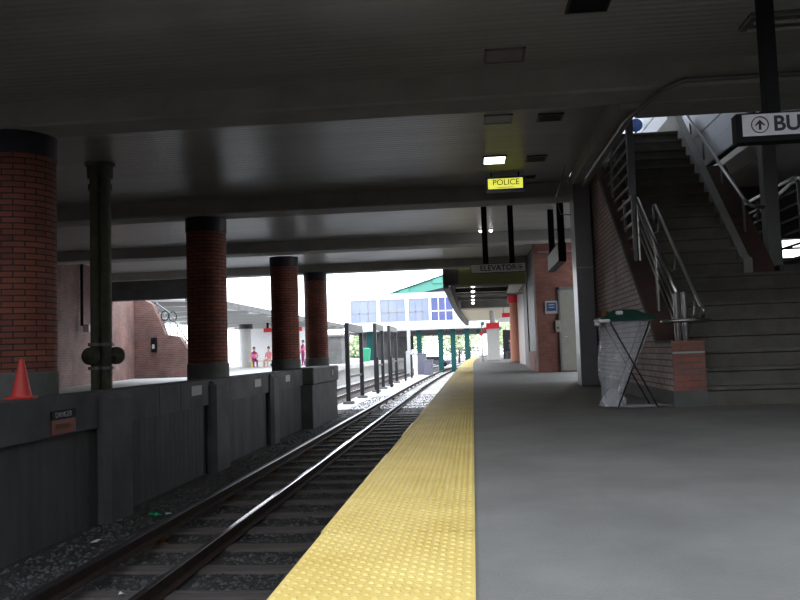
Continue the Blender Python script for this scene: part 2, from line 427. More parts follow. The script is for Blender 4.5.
# ------------------------------------------------------------------ track
def rail(name,x,z0,label,w=.07,h=.15,head=M['rail_top'],cat='rail'):
    ys=[-8,10,20,30,38]+[38+3*i for i in range(1,28)]
    sec=[(-.07,0),(.07,0),(.07,.015),(.012,.03),(.012,h-.04),(w/2,h-.03),(w/2,h-.006),(w/2-.012,h),(-w/2+.012,h),(-w/2,h-.006),(-w/2,h-.03),(-.012,h-.04),(-.012,.03),(-.07,.015)]
    q=MB(); n=len(sec)
    for a,c in zip(ys,ys[1:]):
        for k in range(n):
            p,r=sec[k],sec[(k+1)%n]; mi=1 if k in (6,7,8) else 0
            A,B=x+bend(a),x+bend(c)
            q.face([(A+p[0],a,z0+p[1]),(A+r[0],a,z0+r[1]),(B+r[0],c,z0+r[1]),(B+p[0],c,z0+p[1])],mi=mi,sm=False)
    q.face([(x+p[0],ys[0],z0+p[1]) for p in sec])
    o=q.build(name,[M['rail_side'],head]); return tag(o,label,cat)
ZT=ZB+.03
rail('rail',-2.83,ZT,'steel running rail with shiny worn top, farther from the platform edge')
rail('rail',-1.39,ZT,'steel running rail tucked close under the platform edge')
o=rail('third_rail',-3.6,ZT+.09,'raised conductor rail running nearest the dark trackside wall',.09,.14,M['third'],'rail')
for k in range(24):
    y=6.2+2.6*k
    q=MB(); q.lathe(0,0,[(.09,0),(.05,.02),(.05,.05),(.08,.06),(.08,.09)],10)
    o=q.build('rail_insulator',M['rust']); o.location=(-3.6+bend(y),y,ZT)
    tag(o,'small rust-brown insulator propping the raised conductor rail','insulator','insulators under the conductor rail')
# sleepers
q=MB(); q.bbox(-2.75/2,2.75/2,-.13,.13,-.1,.03,.012)
tie0=q.build('sleeper',M['tie'])
tag(tie0,'dark wooden sleeper under the rails beside the platform','sleeper','sleepers of the near track')
y=5.2; k=0
while y<84:
    o=tie0 if k==0 else tie0.copy()
    if k: COL.objects.link(o)
    o.location=(-2.3+bend(y)+random.uniform(-.05,.05),y,ZB+.001+random.uniform(-.006,.004)-(.028 if y>27 else 0)); o.rotation_euler=(0,0,random.uniform(-.02,.02))
    y+=.86; k+=1
# ballast stones
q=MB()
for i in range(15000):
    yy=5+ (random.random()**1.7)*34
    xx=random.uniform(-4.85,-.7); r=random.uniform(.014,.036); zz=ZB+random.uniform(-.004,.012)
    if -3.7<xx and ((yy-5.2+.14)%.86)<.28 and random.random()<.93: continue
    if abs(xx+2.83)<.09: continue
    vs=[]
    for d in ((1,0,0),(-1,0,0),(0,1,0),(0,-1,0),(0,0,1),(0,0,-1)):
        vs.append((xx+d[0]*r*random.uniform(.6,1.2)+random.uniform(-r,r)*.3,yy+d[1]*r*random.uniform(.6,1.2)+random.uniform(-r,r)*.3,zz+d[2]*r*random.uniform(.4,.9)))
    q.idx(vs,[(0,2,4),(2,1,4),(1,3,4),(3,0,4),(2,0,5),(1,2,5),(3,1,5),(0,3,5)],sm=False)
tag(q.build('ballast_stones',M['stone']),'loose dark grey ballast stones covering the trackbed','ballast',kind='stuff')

# second track beyond the fence frames
for x,l in ((-6.3,'sunlit running rail of the farther track, nearer the fence frames'),(-7.7,'sunlit running rail of the farther track, below the left platform')):
    rail('rail',x,ZT,l)
q=MB(); q.bbox(-1.3,1.3,-.11,.11,-.1,.03,.012); tie1=q.build('sleeper',M['tie'])
tag(tie1,'wooden sleeper of the farther sunlit track','sleeper','sleepers of the farther track')
for k in range(66):
    o=tie1 if k==0 else tie1.copy()
    if k: COL.objects.link(o)
    y=30+.75*k; o.location=(-7.0+bend(y),y,ZB)

# tactile strip
q=MB()
ysp=[-8]+[2+1.22*i for i in range(31)]+[39.8+3*i for i in range(1,16)]
for a,c in zip(ysp,ysp[1:]):
    g_=.004
    A,B=XE+bend(a),XE+bend(c)
    j=random.uniform(-.006,.006)
    q.face([(A+j,a+g_,.0),(A+.62,a+g_,.0),(B+.62,c-g_,.0),(B+j,c-g_,.0)])
    q.face([(A+j,a+g_,-.06),(A+j,a+g_,.0),(B+j,c-g_,.0),(B+j,c-g_,-.06)][::-1])
    q.face([(A+.004,a,-.006),(A+.616,a,-.006),(B+.616,c,-.006),(B+.004,c,-.006)]); q.face([(A+.62,a,-.03),(A+.62,a,0),(B+.62,c,0),(B+.62,c,-.03)][::-1])
yy=2.0; r_=0
while yy<34:
    n=8 if yy<9 else (6 if yy<16 else 4)
    near=yy<9
    for k in range(10):
        xx=XE+.02+.061*k+(.0305 if r_%2 else 0)
        prof=[(.0118,0),(.0095,.0032),(.005,.005)] if near else [(.0118,0),(.007,.005)]
        vs=[];fs=[]
        for (r,z) in prof:
            for m_ in range(n): vs.append((xx+r*math.cos(2*PI*m_/n),yy+r*math.sin(2*PI*m_/n),z))
        for l in range(len(prof)-1):
            for m_ in range(n): fs.append((l*n+m_,l*n+(m_+1)%n,(l+1)*n+(m_+1)%n,(l+1)*n+m_))
        fs.append(tuple((len(prof)-1)*n+m_ for m_ in range(n)))
        q.idx(vs,fs,sm=near)
    yy+=.0305; r_+=1
tag(q.build('tactile_strip',M['yellow']),'yellow tactile warning strip with raised domes along the platform edge','tactile strip')

# ------------------------------------------------------------------ stairs
SR,SRUN,SY=.208,.262,9.47
XS0=2.66
b=MB(); pr=[(SY,-.1)]
for k in range(8):
    yk=SY+SRUN*k; pr+=[(yk,SR*k if k else 0),(yk,SR*(k+1)-.05),(yk-.035,SR*(k+1)-.04),(yk-.035,SR*(k+1))]
pr+=[(16.98,SR*8),(16.98,-.1)]
b.prism(pr,'x',XS0,9.19); stl=tag(b.build('lower_stairs',M['stair']),'wide dark concrete lower flight of stairs beside the brick plinth','stairs')
b=MB(); y0=SY+SRUN*8; pr=[(y0,SR*8+.001)]
SR2=.232
for k in range(14):
    yk=y0+SR2*k; z=SR*(8+k); pr+=[(yk,z),(yk,z+SR-.05),(yk-.035,z+SR-.04),(yk-.035,z+SR)]
ytop=y0+SR2*14; ztop=SR*22
pr+=[(22,ztop),(22,ztop-.3),(ytop,ztop-.3),(y0+.6,SR*8+.001)]
b.prism(pr,'x',XS0,3.86); tag(b.build('upper_stairs',M['stair']),'narrower upper flight of dark concrete stairs climbing to daylight','stairs')
# left stair wall with plinth, sloped brick top
b=MB()
z0,ys_,zs=.745,10.22,.757
sl=.79
yT=14.2; zT=z0+sl*(yT-ys_)
b.prism([(9.42,.17),(9.42,z0),(ys_,z0),(yT,zT),(yT,.17)],'x',2.3,2.655)
o1=b.build('stair_wall',M['brick_lit_side']); tag(o1,'red-brown brick stair wall with sloping top and square plinth end','wall')
b=MB(); b.box(2.285,2.67,9.405,14.2,-.02,.17); b.build('concrete_foot',M['conc'],o1)
b=MB(); b.box(2.295,2.66,9.412,9.425,.17,.6); b.box(2.295,2.66,9.41,9.425,.62,z0+.002); b.build('plinth_face',M['brick_p'],o1)
b=MB(); b.box(2.297,2.658,9.408,9.425,.6,.622); b.build('pale_joint',M['offwhite'],o1)
b=MB()
b.face([(2.3,9.42,z0+.003),(2.655,9.42,z0+.003),(2.655,ys_,z0+.003),(2.3,ys_,z0+.003)])
b.face([(2.3,ys_,z0+.003),(2.655,ys_,z0+.003),(2.655,yT,zT+.003),(2.3,yT,zT+.003)]); b.build('brick_coping',M['brick_s'],o1)
b=MB(); b.prism([(9.42,z0-.02),(9.42,z0+.012),(ys_,z0+.012),(yT,zT+.012),(yT,zT-.03),(ys_+.01,z0-.02)],'x',2.288,2.312); b.build('edge_trim',M['conc'],o1)
# wall continues behind
b=MB(); b.box(2.3,2.65,14.2,17.4,-.02,ZC+.02); o2=st(b.build('wall_right',M['brick_lit_side']))
b=MB(); b.box(2.28,2.3,14.3,17.4,0,.17); b.build('concrete_foot',M['conc'],o2)
# right parapet of upper flight
b=MB(); ya=y0-.05; za=SR*8
b.prism([(ya,za-.02),(ya,za+.22),(ya+.15,za+.28),(15.25,ztop+.85),(15.25,ztop+.42),(22,ztop+.42),(22,ztop-.3),(ytop,ztop-.3)],'x',3.86,3.98)
pp=tag(b.build('stair_parapet',M['beam']),'concrete curb wall rising along the right of the upper flight','wall')
b=MB(); b.prism([(ya+.02,za-.02),(ya+.02,za+.1),(13.35,za+.1+.9*2.08),(13.35,za+.9),(y0+1,za-.02)],'x',3.98,4.28); b.build('brick_slope',M['brick_s'],pp)
# landing curb and steel column, landing railing
b=MB(); b.box(4.38,9.2,SY+SRUN*8+.05,SY+SRUN*8+.25,SR*8-.01,SR*8+.12); tag(b.build('landing_curb',M['conc_d']),'low dark concrete curb across the stair landing','curb')
def boxpost(name,x,y,z0,z1,w,mat,label,cat='post'):
    q=MB(); q.bbox(-w/2,w/2,-w/2,w/2,0,z1-z0,.01); o=q.build(name,mat); o.location=(x,y,z0); return tag(o,label,cat)
boxpost('steel_column',4.48,12.1,SR*8+.12,6.9,.2,M['galv'],'grey steel column rising behind the bus sign at the stair landing','column')
t=empty('landing_railing',(4.66,11.5,SR*8),0,'metal railing with horizontal bars on the stair landing below the bus sign','railing')
for k in range(6):
    q=MB(); q.tube([(0,0,.22+.19*k),(0,3.2,.22+.19*k)],.02); q.build('rail_bar',M['galv'],t)
for k in range(5):
    q=MB(); q.tube([(0,.8*k,0 if k else .12),(0,.8*k,1.3)],.026); q.build('post',M['galv'],t)
q=MB(); q.tube([(.0,-.1,1.0),(.0,-.2,1.15),(0,-.12,1.3),(0,.1,1.36),(0,3.2,1.36)],.028); q.tube([(.5,0,1.45),(.5,1.5,1.55),(.5,3.2,1.3)],.025); q.build('handrail',M['steel'],t)
t=empty('slope_handrail',(0,0,0),0,'straight steel handrail above the right brick slope of the upper stairs','handrail')
q=MB(); q.tube([(4.35,12.0,za+1.02),(4.15,11.9,za+1.03),(4.1,12.05,za+1.15),(4.1,14.9,5.0)],.03); q.build('rail_tube',M['steel'],t)
for yy in (12.1,13.0,13.9,14.6):
    zz=za+1.15+.75*(yy-12.05); q=MB(); q.tube([(4.1,yy,za+.06+.9*(yy-ya)),(4.1,yy,zz)],.018); q.build('post',M['galv'],t)

# stairwell enclosure
b=MB(); b.box(9.2,9.4,-14.3,17.6,-.3,7.2); st(b.build('wall_right_outer',M['conc_d']))
b=MB()
b.box(4.8,6.45,17,17.3,0,ZC+.05); b.box(8.2,9.2,17,17.3,0,1.6); b.box(6.45,8.2,17,17.3,0,2.42); b.box(6.45,8.2,17,17.3,2.82,ZC+.05)
st(b.build('wall_landing',M['conc_d']))
w=MB()
for x in (6.45,6.95,7.3,8.17): w.box(x,x+.06,17.05,17.15,2.42,2.82)
w.box(6.45,8.2,17.06,17.12,2.6,2.64); st(w.build('window_1',M['dark_metal']))
b=MB()
for k in range(10): b.box(4.3+(.012 if k%2 else 0),4.4,12.3,22,3.9+.33*k,3.9+.33*k+.315)
b.box(4.33,4.45,12.3,22,3.9,7.2,1)
for k in range(5): b.box(1.7,4.4,21.98-(.012 if k%2 else 0),22.1,5.75+.3*k,5.75+.3*k+.285)
st(b.build('wall_siding',[M['siding'],M['dark_metal']]))
b=MB(); b.bbox(2.2,9.2,9.7,10.35,3.65,4.3,.02); st(b.build('ceiling_beam',M['beam']))
b=MB(); b.box(4.45,4.8,9.7,12.3,4.2,7.2); b.box(4.4,4.75,9.7,22,6.9,7.2); b.box(1.7,4.8,9.55,9.75,4.2,7.2); b.box(1.7,1.95,9.7,12.8,4.24,7.2); b.box(1.7,1.95,12.8,22,4.24,6.1); b.box(1.7,4.8,22,22.2,5.75,7.2)
st(b.build('wall_stairwell',M['conc_d']))
b=MB(); b.box(1.5,9.4,9.5,20.6,7.15,7.35); st(b.build('ceiling_upper',M['ceil']))
t=empty('round_sign',(4.1,19.1,ztop),0,'dark blue round sign at the very top of the stairs','sign')
q=MB(); q.tube([(0,0,1.4),(0,.04,1.4)],.16,20); q.build('sign_disc',M['blue'],t)
q=MB(); q.tube([(0,.06,0),(0,.06,1.5)],.025); q.build('pole',M['galv'],t)

# grille and posts above the left stair wall
def wallz(y): return z0 if y<ys_ else z0+sl*(y-ys_)
t=empty('stair_grille',(2.42,0,0),0,'open metal grille of horizontal bars between the stair wall and ceiling','grille')
z=1.75; 
while z<ZC-.05:
    yl=ys_+(z-z0)/sl; yl=min(yl,14.1)
    q=MB(); q.box(-.012,.012,11.75,max(yl,11.85),z-.02,z+.02); q.build('bar',M['steel' if z<2.95 else 'galv'],t); z+=.19
for y,w_ in ((11.75,.05),(12.4,.04),(13.3,.04)):
    q=MB(); zb=wallz(y); zt=2.95 if y<12.6 else ZC; q.box(-w_/2,w_/2,y-w_/2,y+w_/2,zb-.02,zt+.01); q.build('upright',M['galv'] ,t)
boxpost('stair_post',2.42,11.75,2.9,ZC+.6,.1,M['post'],'slim grey steel post rising from the top of the stair handrail to the ceiling')
# steel square post on the platform
t=boxpost('platform_column',0,0,0,1,.1,M['post'],'x'); bpy.data.objects.remove(t)
t=empty('platform_column',(2.1,14.93,0),0,'tall square grey steel column on the platform beyond the rubbish bag stand','column')
q=MB(); q.bbox(-.155,.155,-.28,.28,0,ZC,.012); q.build('shaft',M['post'],t)
q=MB(); q.box(-.158,.158,-.283,-.279,2.15,2.17); q.build('weld_band',M['offwhite'],t)
# newel handrail
t=empty('stair_handrail',(2.48,0,0),0,'bright steel multi-bar handrail descending to the brick plinth','handrail')
def rl(off_z,ya_,yb_,r=.022,dx=0,zt=0):
    q=MB(); q.tube([(dx,ya_,1.33+off_z+sl*(ya_-9.82)),(dx,yb_,1.33+off_z+sl*(yb_-9.82)+zt)],r); return q
rl(0,9.82,11.75,.032).build('top_rail',M['steel'],t)
for k,o_ in enumerate((-.17,-.34,-.5)): rl(o_,9.84,11.72,.014).build('lower_rail',M['steel'],t)
for y_ in (9.82,):
    for dx in (-.01,.085):
        q=MB(); q.lathe(dx,y_,[(.036,z0),(.036,1.32),(.03,1.34)],16); q.build('post',M['steel'],t)
for y_ in (10.75,11.75):
    q=MB(); q.lathe(0,y_,[(.024,wallz(y_)-.02),(.024,1.33+sl*(y_-9.82))],12); q.build('post',M['steel'],t)
q=MB(); q.tube([(.06+.27*math.cos(a*PI/12),9.72+.2*math.sin(a*PI/12),.985) for a in range(24)],.02,closed=True); q.build('end_loop',M['steel'],t)
t=empty('inner_handrail',(2.72,0,0),0,'thin steel inner handrail with curled ends beside the steps','handrail')
q=MB(); zz=lambda y_:1.1+sl*(y_-9.82)
q.tube([(.0,9.62,1.02),(.0,9.57,1.08),(0,9.6,1.15)]+[(0,9.7+.4*k,zz(9.9+.4*k)) for k in range(6)]+[(0,11.78,zz(11.7)+.16),(0,11.82,zz(11.7)+.05),(0,11.8,zz(11.7)-.1)],.02)
q.build('rail_tube',M['steel'],t)
for y_ in (9.9,10.7,11.5):
    q=MB(); q.tube([(0,y_,zz(y_)+.14),(-.02,y_+.02,zz(y_)-.1),(-.1,y_+.04,zz(y_)-.14)],.014); q.build('bracket',M['steel'],t)

# ------------------------------------------------------------------ rubbish bag stand
BX,BY=1.77,9.45
t=empty('rubbish_stand',(BX,BY,0),0,'folding rubbish stand with dark green lid and clear plastic bag by the stair wall','bin')
q=MB()
# lid: shallow domed frustum
def frust(q,x0,x1,y0,y1,z0,X0,X1,Y0,Y1,z1,mi=0):
    A=[(x0,y0,z0),(x1,y0,z0),(x1,y1,z0),(x0,y1,z0)]; B=[(X0,Y0,z1),(X1,Y0,z1),(X1,Y1,z1),(X0,Y1,z1)]
    for k in range(4): q.face([A[k],A[(k+1)%4],B[(k+1)%4],B[k]],mi=mi)
    q.face(B,mi=mi); q.face(A[::-1],mi=mi)
frust(q,-.3,.3,-.25,.25,1.0,-.31,.31,-.26,.26,1.035); frust(q,-.29,.28,-.24,.24,1.035,-.13,.12,-.12,.12,1.125); frust(q,-.13,.12,-.12,.12,1.125,-.08,.08,-.08,.08,1.135)
q.build('lid',M['green_lid'],t)
q=MB(); q.bbox(-.12,-.04,-.2,-.16,1.07,1.115,.01); q.build('lid_label',M['white'],t)
q=MB(); q.bbox(-.33,-.2,-.28,-.2,.985,1.02,.01); q.bbox(-.36,-.31,-.24,-.1,.95,.99,.01); q.build('hinge_clip',M['white'],t)
for (x0,y0_,x1,y1) in ((-.2,-.26,.29,-.22),(.24,-.26,-.15,-.22),(-.2,.22,.29,.2),(.24,.22,-.15,.2)):
    q=MB(); q.tube([(x0,y0_,.98),(x1 if x0<0 else x1,y1,.012)],.009); q.build('leg',M['dark_metal'],t)
# bag: rings, leaning left as it drops
q=MB(); NR,NA=34,72; vs=[]
for i in range(NR):
    s_=i/(NR-1); z=1.0-s_*.985
    xr=.29-.36*max(0,(s_-.1))/.75 if s_<.85 else -.07
    xr=max(xr,-.06); xl=-.29+.02*math.sin(s_*9)
    cx_=(xl+xr)/2; rx=(xr-xl)/2; ry=.22-.09*s_
    for a in range(NA):
        th=2*PI*a/NA; e=.72
        cc,ss=math.cos(th),math.sin(th)
        px=cx_+rx*math.copysign(abs(cc)**e,cc); py=ry*math.copysign(abs(ss)**e,ss)
        w_=.012*math.sin(th*9+s_*7)*(.3+s_)+.01*math.sin(th*17-s_*23)+.012*math.sin(s_*31+th*4)*s_+random.uniform(-.004,.004)
        px+=cc*w_; py+=ss*w_; vs.append((px,py,z+random.uniform(-.003,.003)))
fs=[(i*NA+a,(i+1)*NA+a,(i+1)*NA+(a+1)%NA,i*NA+(a+1)%NA) for i in range(NR-1) for a in range(NA)]
q.idx(vs,fs); q.build('plastic_bag',M['bag'],t)
q=MB(); vs=[]
for i in range(12):
    s_=i/11; r_=.13*math.sin(PI*min(1,s_*.5+.45))
    for a in range(32):
        th=2*PI*a/32; rr=r_*(1+.25*math.sin(5*th+s_*6)+random.uniform(-.08,.08)); vs.append((-.17+rr*math.cos(th),rr*.8*math.sin(th),.02+.2*s_))
q.idx(vs,[(i*32+a,i*32+(a+1)%32,(i+1)*32+(a+1)%32,(i+1)*32+a) for i in range(11) for a in range(32)]); q.build('bag_folds',M['knot'],t)
q=MB(); vs=[]
for i in range(3):
    for a in range(40):
        th=2*PI*a/40; rr=(.0,.18,.3)[i]*(1+.2*math.sin(3*th)+.1*math.sin(11*th)); vs.append((.1+rr*1.25*math.cos(th),-.02+rr*.5*math.sin(th),.004+(.022,.018,.002)[i]+random.uniform(0,.006)))
q.idx(vs,[(i*40+a,i*40+(a+1)%40,(i+1)*40+(a+1)%40,(i+1)*40+a) for i in range(2) for a in range(40)]); q.build('bag_skirt',M['knot'],t)
t=empty('paper_cup',(BX-.2,BY+.0,1.06),0,'dark red cup sitting on the green lid of the rubbish stand','cup')
q=MB(); q.lathe(0,0,[(.03,0),(.042,.08)],16); q.build('cup_body',M['rust'],t)
t.location=(BX-.235,BY-.08,1.036)

# ------------------------------------------------------------------ hanging signs
def arrow_up(mat,parent,cx,cz,r):
    q=MB(); pts=[(cx+r*math.cos(a*PI/24),-.003,cz+r*math.sin(a*PI/24)) for a in range(48)]
    q.tube(pts,r*.07,6,closed=True); q.build('arrow_ring',mat,parent)
    q=MB(); s_=r*.62; w_=r*.13
    q.prism([(cx-w_,cz-s_),(cx+w_,cz-s_),(cx+w_,cz+s_*.3),(cx+s_*.62,cz-s_*.05),(cx+s_*.62,cz+s_*.38),(cx,cz+s_*1.05),(cx-s_*.62,cz+s_*.38),(cx-s_*.62,cz-s_*.05),(cx-w_,cz+s_*.3)],'y',-.005,-.001); q.build('arrow',mat,parent)
# BUS
t=empty('bus_sign',(2.375,7.0,2.49),0,'hanging white BUS sign with circled up arrow and black frame, at upper right','sign')
q=MB(); q.bbox(-.02,1.52,.0,.13,-.055,.205,.006); q.build('sign_box',M['black'],t)
q=MB(); q.box(.03,1.51,-.004,.003,0,.19); q.build('sign_face',M['sign_white'],t)
t2=empty('sign_mark',(0,0,0)); bpy.data.objects.remove(t2)
q=MB(); q.tube([(.175+.07*math.cos(a*PI/24),-.008,.095+.07*math.sin(a*PI/24)) for a in range(48)],.0045,6,closed=True); q.build('arrow_ring',M['ink'],t)
q=MB(); q.prism([(.164,.05),(.186,.05),(.186,.105),(.205,.088),(.222,.088),(.175,.14),(.128,.088),(.145,.088),(.164,.105)],'y',-.009,-.005); q.build('arrow',M['ink'],t)
text('BUS',.185,M['ink'],t,(.285,-.008,.093),bold=.004)
q=MB(); q.bbox(.24,.36,.0,.12,.2,1.48,.008); q.build('hanger_pole',M['black'],t)
# ELEVATOR
t=empty('elevator_sign',(.02,17.2,2.38),0,'hanging white ELEVATOR sign on two black poles over the platform','sign')
q=MB(); q.bbox(0,1.18,0,.12,0,.2,.006); q.build('sign_box',M['black'],t)
q=MB(); q.box(.01,1.17,-.004,.003,.01,.19); q.build('sign_face',M['sign_bright'],t)
text('ELEVATOR',.165,M['ink'],t,(.2,-.008,.1),bold=.002)
q=MB(); q.tube([(1.07+.06*math.cos(a*PI/16),-.008,.1+.06*math.sin(a*PI/16)) for a in range(32)],.005,6,closed=True); q.build('arrow_ring',M['ink'],t)
q=MB(); q.prism([(1.03,.09),(1.07,.09),(1.06,.065),(1.11,.1),(1.06,.135),(1.07,.11),(1.03,.11)],'y',-.009,-.005); q.build('arrow',M['ink'],t)
for x in (.33,.9):
    q=MB(); q.bbox(x-.06,x+.06,0,.12,.2,ZC-2.38,.008); q.build('hanger_pole',M['black'],t)
# side-on sign
t=empty('side_sign',(1.85,16.6,2.5),0,'hanging sign seen nearly edge-on, on two black poles beside the elevator block','sign')
q=MB(); q.bbox(0,.16,0,2.3,-.0,.4,.006); q.build('sign_box',M['black'],t)
q=MB(); q.box(-.004,.003,.03,2.27,.03,.37); q.build('sign_face',M['offwhite'],t)
for y in (.1,2.05):
    q=MB(); q.bbox(.01,.15,y-.06,y+.06,.4,ZC-2.5,.008); q.build('hanger_pole',M['black'],t)
# POLICE
t=empty('police_sign',(.355,14.35,3.6),0,'lit yellow POLICE sign in a dark frame hanging under the ceiling','sign')
q=MB()
q.box(0,.7,0,.2,0,.035); q.box(0,.7,0,.2,.225,.26); q.box(0,.035,0,.2,.035,.225); q.box(.665,.7,0,.2,.035,.225); q.box(.02,.68,.18,.2,.02,.24)
q.build('frame',M['blue'],t)
q=MB(); q.box(.035,.665,.01,.178,.035,.225); q.build('lit_panel',M['sign_lit'],t)
text('POLICE',.15,M['ink_soft'],t,(.115,.006,.15),bold=.001)
q=MB(); q.box(.2,.5,.004,.009,.055,.065); q.build('faint_line',M['ink_soft'],t)
for x in (.1,.6):
    q=MB(); q.tube([(x,.1,.25),(x,.1,ZC-3.6)],.012); q.build('hanger',M['black'],t)

# ceiling fixtures
def fixture(x,y,w,d,mat,label,frame=M['galv'],cat='ceiling light',name='ceiling_light',grp='recessed ceiling lights'):
    t=empty(name,(x,y,ZC),0,label,cat,grp)
    q=MB(); 
    q.box(-w/2,w/2,-d/2,-d/2+.025,-.02,.01); q.box(-w/2,w/2,d/2-.025,d/2,-.02,.01); q.box(-w/2,-w/2+.025,-d/2,d/2,-.02,.01); q.box(w/2-.025,w/2,-d/2,d/2,-.02,.01)
    q.build('frame',frame,t)
    q=MB(); q.box(-w/2+.025,w/2-.025,-d/2+.02,d/2-.02,-.015,.005); q.build('diffuser',mat,t)
    return t
fixture(.47,8.58,.44,.4,M['lamp_off'],'unlit pinkish recessed ceiling light nearest the camera')
fixture(.475,11.0,.4,.4,M['lamp_off2'],'unlit dull grey recessed ceiling light between the first two beams')
t=fixture(.49,13.4,.4,.55,M['lamp'],'bright lit rectangular ceiling light above the yellow police sign')
for i,(x,y,w,d) in enumerate(((1.21,7.35,.4,.45),(1.2,11.05,.36,.34),(1.2,13.45,.34,.4),(1.2,14.9,.2,.2))):
    fixture(x,y,w,d,M['black'],['black open ceiling recess at the top edge of the view','dark ceiling recess right of the dull grey light','dark ceiling recess right of the lit ceiling light','smallest dark ceiling recess right of the police sign'][i],M['dark_metal'],'ceiling recess','ceiling_recess','dark ceiling recesses')
for x in (.33,.6):
    t=empty('round_lamp',(x,21.2,ZC),0,'small round lit lamp %s behind the elevator sign pole'%('left' if x<.4 else 'right'),'lamp','pair of round ceiling lamps')
    q=MB(); q.lathe(0,0,[(.02,-.09),(.045,-.07),(.055,-.03)],16); q.build('bulb',M['bulb'],t)
    q=MB(); q.lathe(0,0,[(.06,-.03),(.07,0)],16); q.build('collar',M['galv'],t)
# fluorescent rack at upper right
t=empty('strip_light',(3.3,8.0,ZC-.002),0,'unlit twin-tube strip light on the ceiling right of the bus sign pole','ceiling light')
q=MB(); q.bbox(-.45,1.2,-.12,.25,-.05,0,.01); q.build('housing',M['galv'],t)
for y in (-.04,.14):
    q=MB(); q.tube([(-.4,y,-.08),(1.15,y,-.08)],.02); q.build('tube',M['offwhite'],t)
# conduits
def conduit(pts,label,r=.02,mat='galv'):
    q=MB(); q.tube(pts,r); tag(q.build('conduit',M[mat]),label,'conduit')
conduit([(2.05,13.6,3.6),(2.07,10.2,3.6),(2.12,9.9,3.6),(2.3,9.07,3.62),(2.5,9.06,3.7),(8.5,9.06,3.7)],'grey conduit pipe bending along the beam above the stairs',.028)
conduit([(-12.2,22,2.95),(-11.0,20.3,2.9),(-10.2,20,2.75)],'thin conduit sagging across the far left brick wall') if 0 else None
conduit([(1.75,13.9,ZC-.03),(1.72,15.4,3.62),(1.8,15.45,3.3),(1.93,15.0,3.2)],'thin cable looping from the ceiling to the grey steel column',.01)
t=empty('wall_pipe',(-12.3,24.6,0),0,'dark vertical downpipe with white junction box on the far left brick wall','pipe')
q=MB(); q.tube([(-.1,-.4,1.9),(-.1,-.4,3.9)],.05); q.build('pipe',M['black'],t)
q=MB(); q.bbox(-.1,.1,-.35,-.25,1.7,1.95,.01); q.build('junction_box',M['white'],t)

# ------------------------------------------------------------------ elevator block
YE=23.8
b=MB(); b.box(1.93,3.42,YE,YE+.35,-.02,ZC+.02); b.box(3.3,3.42,YE+.35,28.3,-.02,ZC+.02)
b.box(1.93,2.05,YE+.3,24.6,-.02,ZC+.02); b.box(1.93,2.05,24.5,28,-.02,.62); 
st(b.build('wall_elevator',M['brick_e']))
t=empty('steel_door',(2.62,YE,0),0,'pale grey-beige metal door set in the brick elevator block','door')
q=MB(); q.bbox(.0,.52,-.04,.0,.02,2.42,.008); q.build('door_leaf',M['door'],t)
q=MB(); q.box(-.05,.0,-.05,0,0,2.5); q.box(.52,.57,-.05,0,0,2.5); q.box(-.05,.57,-.05,0,2.42,2.5); q.build('door_frame',M['galv'],t)
q=MB(); q.tube([(.07,-.09,1.02),(.17,-.09,1.02)],.012); q.build('handle',M['steel'],t)
b=MB(); b.box(2.05,3.4,YE-.06,YE-.0,3.55,3.6); tag(b.build('wall_ledge',M['galv']),'thin pale ledge line high on the brick elevator block','ledge')
t=empty('blue_poster',(2.18,YE,1.72),0,'small blue notice in a white frame on the brick elevator block','poster')
q=MB(); q.bbox(0,.38,-.03,0,0,.38,.005); q.build('frame',M['offwhite'],t)
q=MB(); q.box(.05,.33,-.034,-.028,.08,.33); q.build('panel',M['blue'],t)
q=MB(); q.box(.1,.28,-.037,-.033,.25,.28); q.box(.1,.28,-.037,-.033,.17,.2); q.build('print_lines',M['offwhite'],t)
t=empty('intercom_box',(2.46,YE,1.17),0,'small pale intercom box beside the metal door','box')
q=MB(); q.bbox(0,.15,-.06,0,0,.34,.008); q.build('housing',M['door'],t)
q=MB(); q.box(.05,.1,-.065,-.058,.1,.14); q.build('button',M['black'],t)
# glazed side of the block
t=empty('glazed_screen',(1.98,24.6,0),0,'tall dark glass screen in pale metal frames along the elevator block','screen')
q=MB(); q.box(-.01,.01,.05,3.3,.62,3.9); q.build('glass_pane',M['dark_glass'],t)
for y in (0,3.3): 
    q=MB(); q.box(-.05,.05,y-.05,y+.05,0,ZC); q.build('frame_post',M['offwhite'],t)
b=MB(); b.box(1.86,2.0,24.55,24.95,0,.9); b.build('low_wall',M['siding'],t)
b=MB(); b.box(2.05,2.3,29.0,31.5,-.02,3.55); tag(b.build('dark_door_panel',M['band']),'dark narrow door recess beyond the glazed screen','door')
b=MB(); b.prism([(31.6,0),(31.6,3.5),(45,3.5),(45,0)],'x',2.28,2.55); tag(b.build('pale_wall',M['lamp_off']),'pale wall beyond the glazed screen on the right of the platform','wall')
b=MB(); b.box(6,9.2,28,60,0,3.6); tag(b.build('rear_block',M['conc_d']),'dark block closing the platform behind the pale wall','wall') if 0 else None

